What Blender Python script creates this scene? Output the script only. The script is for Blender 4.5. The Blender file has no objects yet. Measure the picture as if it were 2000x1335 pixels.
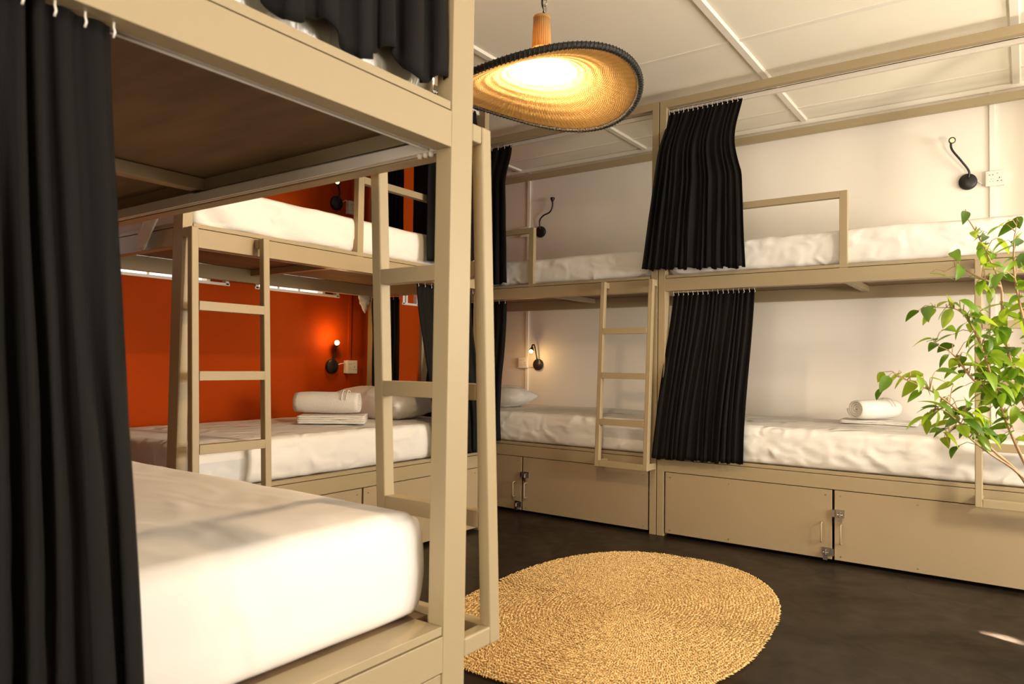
import bpy, bmesh, math, random
from mathutils import Vector, Matrix, noise
random.seed(7)
scene = bpy.context.scene
COL = scene.collection

# ------------------------------------------------------------------ camera
F = Vector((-0.58255164, 0.81223113, 0.0302354)); R = Vector((0.81277111, 0.58240955, 0.014221))
U = Vector((0.00605865, -0.03285892, 0.99944164))
cd = bpy.data.cameras.new('camera'); cam = bpy.data.objects.new('camera', cd); COL.objects.link(cam)
m = Matrix(((R.x, U.x, -F.x, 0), (R.y, U.y, -F.y, 0), (R.z, U.z, -F.z, 1.0), (0, 0, 0, 1)))
cam.matrix_world = m
cd.sensor_fit = 'HORIZONTAL'; cd.sensor_width = 36; cd.lens = 1396.6 * 36 / 2000; cd.clip_start = .02
cd.dof.use_dof = True; cd.dof.focus_distance = 3.7; cd.dof.aperture_fstop = 6.3
scene.camera = cam
# ------------------------------------------------------------------ light
vs = scene.view_settings
vs.view_transform = 'Standard'; vs.look = 'None'; vs.gamma = 1; vs.use_curve_mapping = False; vs.exposure = 0.40
w = bpy.data.worlds.new('sky'); scene.world = w; w.use_nodes = True
w.node_tree.nodes['Background'].inputs[0].default_value = (1.0, .93, .82, 1)
w.node_tree.nodes['Background'].inputs[1].default_value = 1.6
# daylight entering through the big window in the right wall
def area(name, loc, target, sx, sy, power, col, spread=180):
    l = bpy.data.lights.new(name, 'AREA'); l.shape = 'RECTANGLE'; l.size = sx; l.size_y = sy
    l.energy = power; l.color = col; l.spread = math.radians(spread)
    o = bpy.data.objects.new(name, l); COL.objects.link(o); o.location = loc
    o.rotation_euler = (Vector(target) - Vector(loc)).to_track_quat('-Z', 'Y').to_euler(); return o
WIN_Y0, WIN_Y1, WIN_Z0, WIN_Z1, WALL_R = 2.0, 3.9, .5, 2.0, 3.4
area('window_daylight', (WALL_R + .12, 2.95, 1.25), (-3, 2.5, 1.25), 1.85, 1.45, 135, (1, .93, .84))
area('front_window_daylight', (.05, -1.62, 1.3), (.05, 3, 1.5), 1.2, 1.5, 42, (1, .87, .70))
# a thin shaft of low sun that slips past the window frame and lands on the floor
P0 = Vector((-.10, 3.24, 0)); LS = Vector((WALL_R + .1, 2.15, 1.9)); dd = (P0 - LS).normalized(); pv = Vector((.10, .17, 0))
uu = pv - dd * pv.dot(dd); vv = dd.cross(uu.normalized())
sh = area('sun_shaft', LS, P0, uu.length * .7, .004, 2.4, (1, .95, .88), 1)
sh.matrix_world = Matrix.Translation(LS) @ Matrix((uu.normalized(), vv * -1, dd * -1)).transposed().to_4x4()
def point(name, loc, power, col, r):
    l = bpy.data.lights.new(name, 'POINT'); l.energy = power; l.color = col; l.shadow_soft_size = r
    o = bpy.data.objects.new(name, l); COL.objects.link(o); o.location = loc; return o
WARM = (1, .70, .40)
LAMP = Vector((-1.328, 1.999, 0))
# added fill light out of view on the right, dressed as a globe lamp
point('added_fill_light', (1.15, 2.85, 1.35), 100, (1, .88, .68), .12)
point('pendant_light', (LAMP.x, LAMP.y, 1.995), 85, WARM, .032)

# ------------------------------------------------------------------ materials
def mat(name, col, rough=.5, metal=0, bump=None, spec=.5, var=None, trans=None, sheen=0, emit=None):
    """bump=(scale,strength,stretch) var=(scale,amount) """
    M = bpy.data.materials.new(name); M.use_nodes = True; nt = M.node_tree; N = nt.nodes; L = nt.links
    b = N['Principled BSDF']; b.inputs['Base Color'].default_value = (*col, 1)
    b.inputs['Roughness'].default_value = rough; b.inputs['Metallic'].default_value = metal
    b.inputs['Specular IOR Level'].default_value = spec
    if sheen: b.inputs['Sheen Weight'].default_value = sheen
    if emit:
        b.inputs['Emission Color'].default_value = (*emit[0], 1); b.inputs['Emission Strength'].default_value = emit[1]
    tc = N.new('ShaderNodeTexCoord')
    if var:
        n = N.new('ShaderNodeTexNoise'); n.inputs['Scale'].default_value = var[0]; n.inputs['Detail'].default_value = 6
        mp = N.new('ShaderNodeMapping'); mp.inputs['Scale'].default_value = var[2] if len(var) > 2 else (1, 1, 1)
        L.new(tc.outputs['Object'], mp.inputs[0]); L.new(mp.outputs[0], n.inputs['Vector'])
        r = N.new('ShaderNodeValToRGB'); a = var[1]
        r.color_ramp.elements[0].position = .3; r.color_ramp.elements[1].position = .7
        r.color_ramp.elements[0].color = (*[c * (1 - a) for c in col], 1)
        r.color_ramp.elements[1].color = (*[min(1, c * (1 + a)) for c in col], 1)
        L.new(n.outputs['Fac'], r.inputs[0]); L.new(r.outputs[0], b.inputs['Base Color'])
    if bump:
        n = N.new('ShaderNodeTexNoise'); n.inputs['Scale'].default_value = bump[0]; n.inputs['Detail'].default_value = 4
        mp = N.new('ShaderNodeMapping'); mp.inputs['Scale'].default_value = bump[2] if len(bump) > 2 else (1, 1, 1)
        L.new(tc.outputs['Object'], mp.inputs[0]); L.new(mp.outputs[0], n.inputs['Vector'])
        bp = N.new('ShaderNodeBump'); bp.inputs['Strength'].default_value = bump[1]; bp.inputs['Distance'].default_value = .01
        L.new(n.outputs['Fac'], bp.inputs['Height']); L.new(bp.outputs[0], b.inputs['Normal'])
    if trans:
        t = N.new('ShaderNodeBsdfTranslucent'); t.inputs[0].default_value = (*trans[0], 1)
        mx = N.new('ShaderNodeMixShader'); mx.inputs[0].default_value = trans[1]
        L.new(b.outputs[0], mx.inputs[1]); L.new(t.outputs[0], mx.inputs[2]); L.new(mx.outputs[0], N['Material Output'].inputs[0])
    return M
PAINT = mat('frame_paint', (.365, .285, .168), .42, bump=(35, .05), spec=.35)
PANELP = mat('panel_paint', (.365, .275, .165), .42, bump=(9, .05), spec=.4, var=(1.6, .05))
WHITEWALL = mat('white_wall_paint', (.86, .80, .71), .6, bump=(18, .06), var=(.9, .03))
CEIL = mat('ceiling_paint', (.92, .87, .74), .6, bump=(6, .08), var=(1.2, .03))
BATTEN = mat('batten_paint', (.85, .80, .70), .45, bump=(30, .05))
ORANGE = mat('terracotta_wall_paint', (.42, .050, .0), .75, bump=(14, .07), var=(1.2, .08), spec=.12)
BLACKCLOTH = mat('black_curtain_cloth', (.0048, .0040, .0032), .75, bump=(420, .15), spec=.16, sheen=.015)
SHEET = mat('white_cotton', (.80, .775, .73), .85, bump=(8, .8, (1, 1.3, 1.3)), spec=.15)
for n_ in SHEET.node_tree.nodes:
    if n_.bl_idname == 'ShaderNodeTexNoise': n_.noise_type = 'RIDGED_MULTIFRACTAL'; n_.inputs['Detail'].default_value = 3; n_.inputs['Distortion'].default_value = .6
    if n_.bl_idname == 'ShaderNodeBump': n_.inputs['Distance'].default_value = .022
SMOOTHSHEET = mat('white_cotton_smooth', (.82, .79, .76), .85, bump=(4, .5, (1, 2.2, 1)), spec=.15)
for n_ in SMOOTHSHEET.node_tree.nodes:
    if n_.bl_idname == 'ShaderNodeTexNoise': n_.noise_type = 'RIDGED_MULTIFRACTAL'; n_.inputs['Detail'].default_value = 2.5; n_.inputs['Distortion'].default_value = .8
    if n_.bl_idname == 'ShaderNodeBump': n_.inputs['Distance'].default_value = .015
PLASTIC = mat('shiny_plastic_wrap', (.30, .27, .21), .22, bump=(7, .7, (1, 3, 1)), spec=.6)
TOWEL = mat('white_terry', (.84, .80, .73), .95, bump=(260, .6), spec=.1)
PLY = mat('brown_board', (.20, .125, .062), .7, bump=(30, .1, (1, 12, 1)), var=(3, .22, (1, 6, 1)))
DARKM = mat('black_metal', (.012, .010, .009), .4)
STEEL = mat('steel', (.40, .37, .33), .33, metal=1)
ALU = mat('white_track', (.72, .66, .58), .35)
PLAST = mat('white_plastic', (.78, .73, .65), .35)
HOLE = mat('dark_slot', (.01, .01, .01), .6)
REED = mat('reed', (.66, .45, .19), .55, trans=((.95, .72, .40), .62))
RIM = mat('dark_binding', (.010, .008, .006), .6, bump=(150, .5))
BULB = mat('lit_bulb', (1, .8, .5), .4, emit=((1, .72, .38), 60))
BULBS = mat('lit_reading_bulb', (1, .8, .5), .4, emit=((1, .62, .16), 30))
GLOBE = mat('fill_lamp_globe', (1, .9, .75), .4, emit=((1, .85, .62), 6))  # glow for the globe of the added fill lamp
LED = mat('led_disc', (.75, .62, .32), .4, emit=((1, .8, .35), .25))
LEDW = mat('led_disc_warm', (1, .8, .5), .4, emit=((1, .6, .2), 5))
FRAMEW = mat('window_frame_paint', (.85, .80, .72), .4)
LEAF = [mat('leaf_green', (.11, .23, .012), .36, var=(30, .2), trans=((.30, .48, .02), .38)),
        mat('leaf_light_green', (.22, .36, .02), .36, var=(30, .2), trans=((.48, .60, .04), .42)),
        mat('leaf_deep_green', (.06, .14, .010), .33, var=(30, .2), trans=((.16, .28, .015), .3))]
BARK = mat('ficus_bark', (.42, .26, .13), .8, bump=(60, .4), var=(20, .25))
POT = mat('terracotta_pot', (.35, .16, .08), .8, var=(12, .15))
SOIL = mat('soil', (.03, .02, .012), .95, bump=(60, .8))
STRAW = mat('straw', (.66, .44, .18), .75, bump=(300, .3), var=(90, .35))
STRAWD = mat('straw_base', (.40, .24, .08), .9)
LIGHTBLOCK = mat('dark_light_block', (.035, .025, .018), .7)  # near black so the added blocking wall bounces little light
# glass for windows
GLASS = bpy.data.materials.new('window_glass'); GLASS.use_nodes = True
nt = GLASS.node_tree; N = nt.nodes; N.remove(N['Principled BSDF'])
tr = N.new('ShaderNodeBsdfTransparent'); gl = N.new('ShaderNodeBsdfGlossy'); gl.inputs[1].default_value = .05
mx = N.new('ShaderNodeMixShader'); mx.inputs[0].default_value = .08
nt.links.new(tr.outputs[0], mx.inputs[1]); nt.links.new(gl.outputs[0], mx.inputs[2]); nt.links.new(mx.outputs[0], N['Material Output'].inputs[0])
# polished dark floor with trowel swirls
FLOORM = mat('polished_dark_concrete', (.021, .0145, .010), .3, spec=.14)
nt = FLOORM.node_tree; N = nt.nodes; L = nt.links; b = N['Principled BSDF']
tc = N.new('ShaderNodeTexCoord')
n1 = N.new('ShaderNodeTexNoise'); n1.inputs['Scale'].default_value = 1.6; n1.inputs['Detail'].default_value = 9; n1.inputs['Roughness'].default_value = .68; n1.inputs['Distortion'].default_value = 2.2
L.new(tc.outputs['Object'], n1.inputs['Vector'])
r1 = N.new('ShaderNodeValToRGB'); r1.color_ramp.elements[0].position = .35; r1.color_ramp.elements[1].position = .72
r1.color_ramp.elements[0].color = (.0085, .0052, .003, 1); r1.color_ramp.elements[1].color = (.036, .026, .018, 1)
L.new(n1.outputs['Fac'], r1.inputs[0]); L.new(r1.outputs[0], b.inputs['Base Color'])
n2 = N.new('ShaderNodeTexNoise'); n2.inputs['Scale'].default_value = 7; n2.inputs['Detail'].default_value = 8; n2.inputs['Distortion'].default_value = 1.5
L.new(tc.outputs['Object'], n2.inputs['Vector'])
mr = N.new('ShaderNodeMapRange'); mr.inputs[3].default_value = .22; mr.inputs[4].default_value = .48
L.new(n2.outputs['Fac'], mr.inputs[0]); L.new(mr.outputs[0], b.inputs['Roughness'])
bp = N.new('ShaderNodeBump'); bp.inputs['Strength'].default_value = .06; bp.inputs['Distance'].default_value = .01
L.new(n2.outputs['Fac'], bp.inputs['Height']); L.new(bp.outputs[0], b.inputs['Normal'])

# ------------------------------------------------------------------ helpers
def new(name, bm, mt, parent=None, smooth=False, bevel=0):
    me = bpy.data.meshes.new(name); bmesh.ops.recalc_face_normals(bm, faces=bm.faces); bm.to_mesh(me); bm.free()
    if mt: me.materials.append(mt)
    if smooth:
        for p in me.polygons: p.use_smooth = True
    o = bpy.data.objects.new(name, me); COL.objects.link(o)
    if parent: o.parent = parent
    if bevel:
        bv = o.modifiers.new('bevel', 'BEVEL'); bv.width = bevel; bv.segments = 2; bv.limit_method = 'ANGLE'
    return o
def tag(o, label=None, cat=None, group=None, kind=None):
    if label: o['label'] = label
    if cat: o['category'] = cat
    if group: o['group'] = group
    if kind: o['kind'] = kind
    return o
def empty(name, loc, rz=0):
    o = bpy.data.objects.new(name, None); COL.objects.link(o); o.location = loc; o.rotation_euler = (0, 0, rz); o.empty_display_size = .1
    return o
def bx(bm, x0, x1, y0, y1, z0, z1):
    if x0 > x1: x0, x1 = x1, x0
    v = [bm.verts.new(p) for p in ((x0, y0, z0), (x1, y0, z0), (x1, y1, z0), (x0, y1, z0), (x0, y0, z1), (x1, y0, z1), (x1, y1, z1), (x0, y1, z1))]
    for f in ((0, 3, 2, 1), (4, 5, 6, 7), (0, 1, 5, 4), (1, 2, 6, 5), (2, 3, 7, 6), (3, 0, 4, 7)): bm.faces.new([v[i] for i in f])
def prism(bm, pts0, pts1):
    a = [bm.verts.new(p) for p in pts0]; b_ = [bm.verts.new(p) for p in pts1]; n = len(a)
    bm.faces.new(a[::-1]); bm.faces.new(b_)
    for i in range(n): bm.faces.new((a[i], a[(i + 1) % n], b_[(i + 1) % n], b_[i]))
def BM(): return bmesh.new()
def tube(bm, pts, rad, seg=10, cap=True):
    pts = [Vector(p) for p in pts]; n = len(pts); rings = []
    rad = rad if isinstance(rad, (list, tuple)) else [rad] * n
    t0 = (pts[1] - pts[0]).normalized(); up = Vector((0, 0, 1)) if abs(t0.z) < .9 else Vector((1, 0, 0))
    nrm = t0.cross(up).normalized()
    for i, p in enumerate(pts):
        t = (pts[min(i + 1, n - 1)] - pts[max(i - 1, 0)]).normalized()
        nrm = (nrm - t * nrm.dot(t)).normalized(); bn = t.cross(nrm)
        rings.append([bm.verts.new(p + (nrm * math.cos(a) + bn * math.sin(a)) * rad[i]) for a in [2 * math.pi * k / seg for k in range(seg)]])
    for i in range(n - 1):
        for k in range(seg): bm.faces.new((rings[i][k], rings[i][(k + 1) % seg], rings[i + 1][(k + 1) % seg], rings[i + 1][k]))
    if cap: bm.faces.new(rings[0][::-1]); bm.faces.new(rings[-1])
def lathe(bm, prof, c=(0, 0, 0), ax=None, seg=28):
    """profile of (r, h) turned about axis ax through c"""
    ax = Vector(ax or (0, 0, 1)).normalized(); u = ax.orthogonal().normalized(); v = ax.cross(u); c = Vector(c); rings = []
    for r, h in prof:
        rings.append([bm.verts.new(c + ax * h + (u * math.cos(2 * math.pi * k / seg) + v * math.sin(2 * math.pi * k / seg)) * max(r, 1e-4)) for k in range(seg)])
    for i in range(len(prof) - 1):
        for k in range(seg): bm.faces.new((rings[i][k], rings[i][(k + 1) % seg], rings[i + 1][(k + 1) % seg], rings[i + 1][k]))
    bm.faces.new(rings[0][::-1]); bm.faces.new(rings[-1])
def cr(pts, n=8):
    """catmull-rom through pts"""
    P = [Vector(p) for p in pts]; P = [P[0] * 2 - P[1]] + P + [P[-1] * 2 - P[-2]]; out = []
    for i in range(1, len(P) - 2):
        for k in range(n):
            t = k / n; a, b2, c, d = P[i - 1], P[i], P[i + 1], P[i + 2]
            out.append(.5 * ((2 * b2) + (c - a) * t + (2 * a - 5 * b2 + 4 * c - d) * t * t + (3 * b2 - a - 3 * c + d) * t ** 3))
    out.append(P[-2]); return out

# ------------------------------------------------------------------ setting
XL, YB, YF, ZC = -3.71, 5.01, -1.5, 2.67
S = lambda o: tag(o, kind='structure')
bm = BM(); bx(bm, XL - .3, WALL_R + .3, YF - .2, YB + .2, -.1, 0); S(new('floor', bm, FLOORM))
bm = BM(); bx(bm, XL - .2, WALL_R + .2, YB, YB + .12, 0, ZC + .1); S(new('wall_back', bm, WHITEWALL))
bm = BM(); bx(bm, XL - .2, -.6, YF - .12, YF, 0, ZC + .1); bx(bm, .7, WALL_R + .2, YF - .12, YF, 0, ZC + .1); bx(bm, -.6, .7, YF - .12, YF, 0, .5); bx(bm, -.6, .7, YF - .12, YF, 2.1, ZC + .1); S(new('wall_front', bm, WHITEWALL))
bm = BM(); bx(bm, -.6, .7, YF - .08, YF - .03, .5, .55); bx(bm, -.6, .7, YF - .08, YF - .03, 2.05, 2.1); bx(bm, -.6, -.55, YF - .08, YF - .03, .55, 2.05); bx(bm, .65, .7, YF - .08, YF - .03, .55, 2.05); S(new('window_5', bm, FRAMEW))
bm = BM(); bx(bm, XL, -1.0, .0, .13, 0, ZC - .0005); S(new('wall_light_block', bm, LIGHTBLOCK))  # unseen wall added to keep light off the near end of the orange-wall bunk
# orange wall with high slit windows
WZ0, WZ1 = 1.425, 1.74
wins = [(1.15, 2.375), (2.55, 3.185), (3.785, 3.955)]
bm = BM(); bx(bm, XL - .15, XL, YF, YB, 0, WZ0); bx(bm, XL - .15, XL, YF, YB, WZ1, ZC + .1)
ys = [YF] + [y for w_ in wins for y in w_] + [YB]
for i in range(0, len(ys), 2): bx(bm, XL - .15, XL, ys[i], ys[i + 1], WZ0, WZ1)
S(new('wall_left', bm, ORANGE))
bm = BM(); bx(bm, WALL_R, WALL_R + .15, YF, YB, 0, WIN_Z0); bx(bm, WALL_R, WALL_R + .15, YF, YB, WIN_Z1, ZC + .1)
bx(bm, WALL_R, WALL_R + .15, YF, WIN_Y0, WIN_Z0, WIN_Z1); bx(bm, WALL_R, WALL_R + .15, WIN_Y1, YB, WIN_Z0, WIN_Z1)
S(new('wall_right', bm, WHITEWALL))
for i, (y0, y1) in enumerate(wins):
    bm = BM(); t = .022
    bx(bm, XL - .06, XL + .006, y0 - .005, y1 + .005, WZ0 - .004, WZ0 + .012); bx(bm, XL - .06, XL + .006, y0 - .005, y1 + .005, WZ1 - .02, WZ1)
    bx(bm, XL - .06, XL + .006, y0, y0 + t, WZ0, WZ1); bx(bm, XL - .06, XL + .006, y1 - t, y1, WZ0, WZ1)
    o = S(new('window_%d' % (i + 1), bm, FRAMEW, bevel=.002))
    yy = y1 - .115
    bm = BM(); bx(bm, XL - .05, XL + .002, yy - .02, yy, WZ0, WZ1); new('mullion', bm, FRAMEW, o)
    k = yy - .02; sp = .155
    while k - sp > y0 + .05:
        k -= sp; bm = BM(); bx(bm, XL - .045, XL - .035, k - .005, k + .005, WZ0 + .01, WZ1 - .01); new('mullion', bm, FRAMEW, o)
    bm = BM(); bx(bm, XL - .042, XL - .038, y0 + t, yy - .01, WZ0 + .01, WZ1 - .01); new('pane', bm, GLASS if y1 - y0 > .3 else ORANGE, o)
    bm = BM(); bx(bm, XL - .045, XL - .03, yy, y1 - t, WZ0 + .01, WZ1 - .01); tag(new('fixed_panel', bm, ORANGE, o), 'orange painted blank panel beside the panes')
# right window (outside the frame of the photograph, source of the daylight)
bm = BM()
for z in (WIN_Z0, WIN_Z1 - .05): bx(bm, WALL_R + .02, WALL_R + .08, WIN_Y0, WIN_Y1, z, z + .05)
for y in (WIN_Y0, WIN_Y1 - .05): bx(bm, WALL_R + .02, WALL_R + .08, y, y + .05, WIN_Z0, WIN_Z1)
S(new('window_4', bm, FRAMEW))
# ceiling: panels and battens
bm = BM(); bx(bm, XL, WALL_R, YF, YB, ZC + .012, ZC + .1); ce = S(new('ceiling', bm, CEIL))
xs = [XL, -3.535, -2.365, -1.198, -.03, 1.14, 2.31, WALL_R]; yb = [YF, -1.08, .09, 1.26, 2.43, 3.60, 4.77, YB]
for i in range(len(xs) - 1):
    for j in range(len(yb) - 1):
        bm = BM(); g = .0015; bx(bm, xs[i] + g, xs[i + 1] - g, yb[j] + g, yb[j + 1] - g, ZC, ZC + .012); new('ceiling_panel', bm, CEIL, ce)
for x in xs[1:-1]:
    bm = BM(); prism(bm, [(x - .024, YF, ZC), (x - .017, YF, ZC - .014), (x + .017, YF, ZC - .014), (x + .024, YF, ZC)],
                     [(x - .024, YB, ZC), (x - .017, YB, ZC - .014), (x + .017, YB, ZC - .014), (x + .024, YB, ZC)])
    new('batten', bm, BATTEN, ce)
for y in yb[1:-1]:
    bm = BM(); bx(bm, XL, WALL_R, y - .017, y + .017, ZC - .004, ZC + .001); new('joint_strip', bm, BATTEN, ce)
bm = BM(); bx(bm, XL, WALL_R, YB - .006, YB, ZC - .035, ZC - .0045); S(new('trim_1', bm, BATTEN))
# cable conduits (painted like the wall)
for k, (x, z0) in enumerate([(-3.43, 0.0), (-.147, 0.0)]):
    bm = BM(); bx(bm, x - .014, x + .014, YB - .014, YB, z0, ZC - .036); S(new('trim_%d' % (k + 2), bm, WHITEWALL, bevel=.002))
bm = BM(); bx(bm, XL, XL + .012, 3.268, 3.292, 0, ZC - .002); S(new('trim_4', bm, ORANGE, bevel=.002))

# ------------------------------------------------------------------ bunk beds
LEN, DEP = 1.94, .99
ZP, ZPT, ZLL, ZUB, ZUL, ZT = .02, .376, .4496, 1.4424, 1.517, 2.59
def bunk(label, loc, rz, flip, doors=True, hooks=True):
    root = empty('bunk_bed', loc, rz); tag(root, label, 'bunk bed', 'painted steel bunk beds around the room')
    fx = (lambda x: LEN - x) if flip else (lambda x: x)
    def B(name, boxes, mt=PAINT, par=root, bevel=.0015):
        bm = BM()
        for (x0, x1, y0, y1, z0, z1) in boxes: bx(bm, fx(x0), fx(x1), y0, y1, z0, z1)
        return new(name, bm, mt, par, bevel=bevel)
    px, py = .042, .068
    for x in (0, LEN - px):
        B('post', [(x, x + px, 0, py, 0, ZT)]); B('post', [(x, x + px, DEP - py, DEP, 0, ZT)])
    for z0, z1, nm in ((ZPT + .002, ZLL, 'lower_beam'), (ZUB, ZUL, 'upper_beam'), (ZT - .045, ZT, 'top_rail')):
        B(nm, [(px, LEN - px, 0, .04, z0, z1)]); B(nm, [(px, LEN - px, DEP - .04, DEP, z0, z1)])
        for x in (0, LEN - .04): B(nm, [(x, x + .04, py, DEP - py, z0, z1)])
    for z in (ZLL, ZUL):
        B('crossbar', [(LEN / 2 - .02, LEN / 2 + .02, .04, DEP - .04, z - .036, z - .001)])
        i0, i1, j0, j1 = px + .004, LEN - px - .004, .002, DEP - .02
        B('mattress_rim', [(i0, i1, j0, j0 + .03, z + .0030, z + .020), (i0, i1, j1 - .03, j1, z + .0030, z + .020),
                           (.002, i0 + .03, py + .002, DEP - py - .002, z + .0030, z + .020), (i1 - .03, LEN - .002, py + .002, DEP - py - .002, z + .0030, z + .020)], bevel=.001)
        tag(B('bed_board', [(i0 + .03, i1 - .03, j0 + .03, j1 - .03, z + .001, z + .018)], PLY, bevel=0), 'brown plywood bed board')
    # guard rail over the half without the ladder
    B('guard_rail', [(1.0, 1.038, .004, .038, ZUL + .0002, 1.92), (px, 1.0, .004, .038, 1.885, 1.92)])
    # ladder next to the end post
    def y_at(z): return -.05 - (ZUL - z) / (ZUL - .385) * .058
    bm = BM()
    for x0 in (LEN - .03, LEN - .35):
        a, c = fx(x0), fx(x0 + .03); ys_ = (y_at(1.513), y_at(.385)); h = .018
        prism(bm, [(a, ys_[1] - h, .385), (c, ys_[1] - h, .385), (c, ys_[1] + h, .385), (a, ys_[1] + h, .385)],
              [(a, ys_[0] - h + .004, 1.513), (c, ys_[0] - h + .004, 1.513), (c, ys_[0] + h, 1.513), (a, ys_[0] + h, 1.513)])
        bx(bm, a, c, ys_[0] + h, 0, 1.474, 1.512); bx(bm, a, c, ys_[1] + h, 0, .386, .425)
    lad = new('ladder', bm, PAINT, root, bevel=.004)
    for zc in (1.207, .936, .655, .405):
        B('rung', [(LEN - .32, LEN - .03, y_at(zc) - .018, y_at(zc) + .018, zc - .018, zc + .018)], PAINT, lad)
    # storage doors under the lower bed
    for k, (a, c) in enumerate(((.052, .966), (.978, 1.888))):
        d = B('storage_door', [(a, c, .003, .016, ZP, ZPT - .002)], PANELP, bevel=.0015); d['label'] = 'flat beige storage door'
        sgn = -1 if k == 0 else 1; hx = (.966 - .045) if k == 0 else (.978 + .035)
        bm = BM(); tube(bm, [(fx(hx), .003, .205), (fx(hx), -.028, .205), (fx(hx), -.032, .2), (fx(hx), -.032, .115), (fx(hx), -.028, .11), (fx(hx), .003, .11)], .0045, 8)
        new('handle', bm, PAINT, d, True)
        bm = BM(); lz = .258 if k else .058
        lx = .972 + sgn * .034
        bx(bm, fx(lx - .02), fx(lx + .02), -.002, .003, lz - .018, lz + .020)
        bx(bm, fx(.972 - sgn * .004), fx(.972 + sgn * .010), -.014, .003, lz - .018, lz + .018)
        tube(bm, [(fx(lx), -.002, lz + .006), (fx(lx), -.02, lz + .006), (fx(lx), -.02, lz - .014), (fx(lx), -.002, lz - .014)], .004, 8)
        tube(bm, [(fx(lx - .012), -.014, lz - .004), (fx(lx + .014), -.014, lz - .004)], .005, 8)
        bx(bm, fx(lx - .010), fx(lx + .010), -.022, -.008, lz - .040, lz - .018)
        tag(new('latch', bm, STEEL, d), 'small steel hasp latch')
        for sx in (a + .03, (a + c) / 2 - .08, c - .03):
            for sz in (ZP + .02, ZPT - .03):
                bm = BM(); lathe(bm, [(.004, 0), (.003, .002)], (fx(sx), .003, sz), (0, -1, 0), 8); new('screw', bm, STEEL, d)
    for x in (.004, LEN - .016): B('end_panel', [(x, x + .012, py, DEP - py, ZP, ZPT - .002)], PANELP)
    # curtain tracks under the front beam and the top rail
    for z in (ZUB + .030, ZT - .045):
        B('curtain_track', [(px, LEN - px, .046, .049, z - .028, z), (px, LEN - px, .062, .065, z - .028, z), (px, LEN - px, .046, .065, z - .004, z),
                            (px, LEN - px, .049, .053, z - .028, z - .025), (px, LEN - px, .058, .062, z - .028, z - .025)], ALU, bevel=0)
    return root, fx
BR2, _ = bunk('far beige steel bunk bed in the corner against the white wall, behind the pendant lamp', (-1.776 - LEN - .006, 3.97, 0), 0, False)
BR1, _ = bunk('right-hand beige steel bunk bed against the white wall, behind the potted plant', (-1.776, 3.97, 0), 0, False)
BL, fxL = bunk('beige steel bunk bed along the orange wall under the small slit windows', (-2.6626, 1.50, 0), math.pi / 2, True)
BF, fxF = bunk('large foreground beige steel bunk bed at the left, nearest the camera', (-.9537, 1.175, 0), math.pi, True)
# curtain track across the open end of the foreground bunk
for z in (ZUB + .030, ZT - .045):
    bm = BM()
    for a, c in ((.046, .049), (.062, .065)): bx(bm, a, c, .07, DEP - .07, z - .028, z)
    bx(bm, .046, .065, .07, DEP - .07, z - .004, z); new('curtain_track', bm, ALU, BF)
bm = BM()
for k in range(3): lathe(bm, [(.004, 0), (.006, .004), (.006, .012), (.003, .016)], (.068 + k * .016, .055, ZUB - .006), (0, 0, 1), 8)
tag(new('glider', bm, ALU, BF), 'white curtain gliders pushed into the corner')

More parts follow.
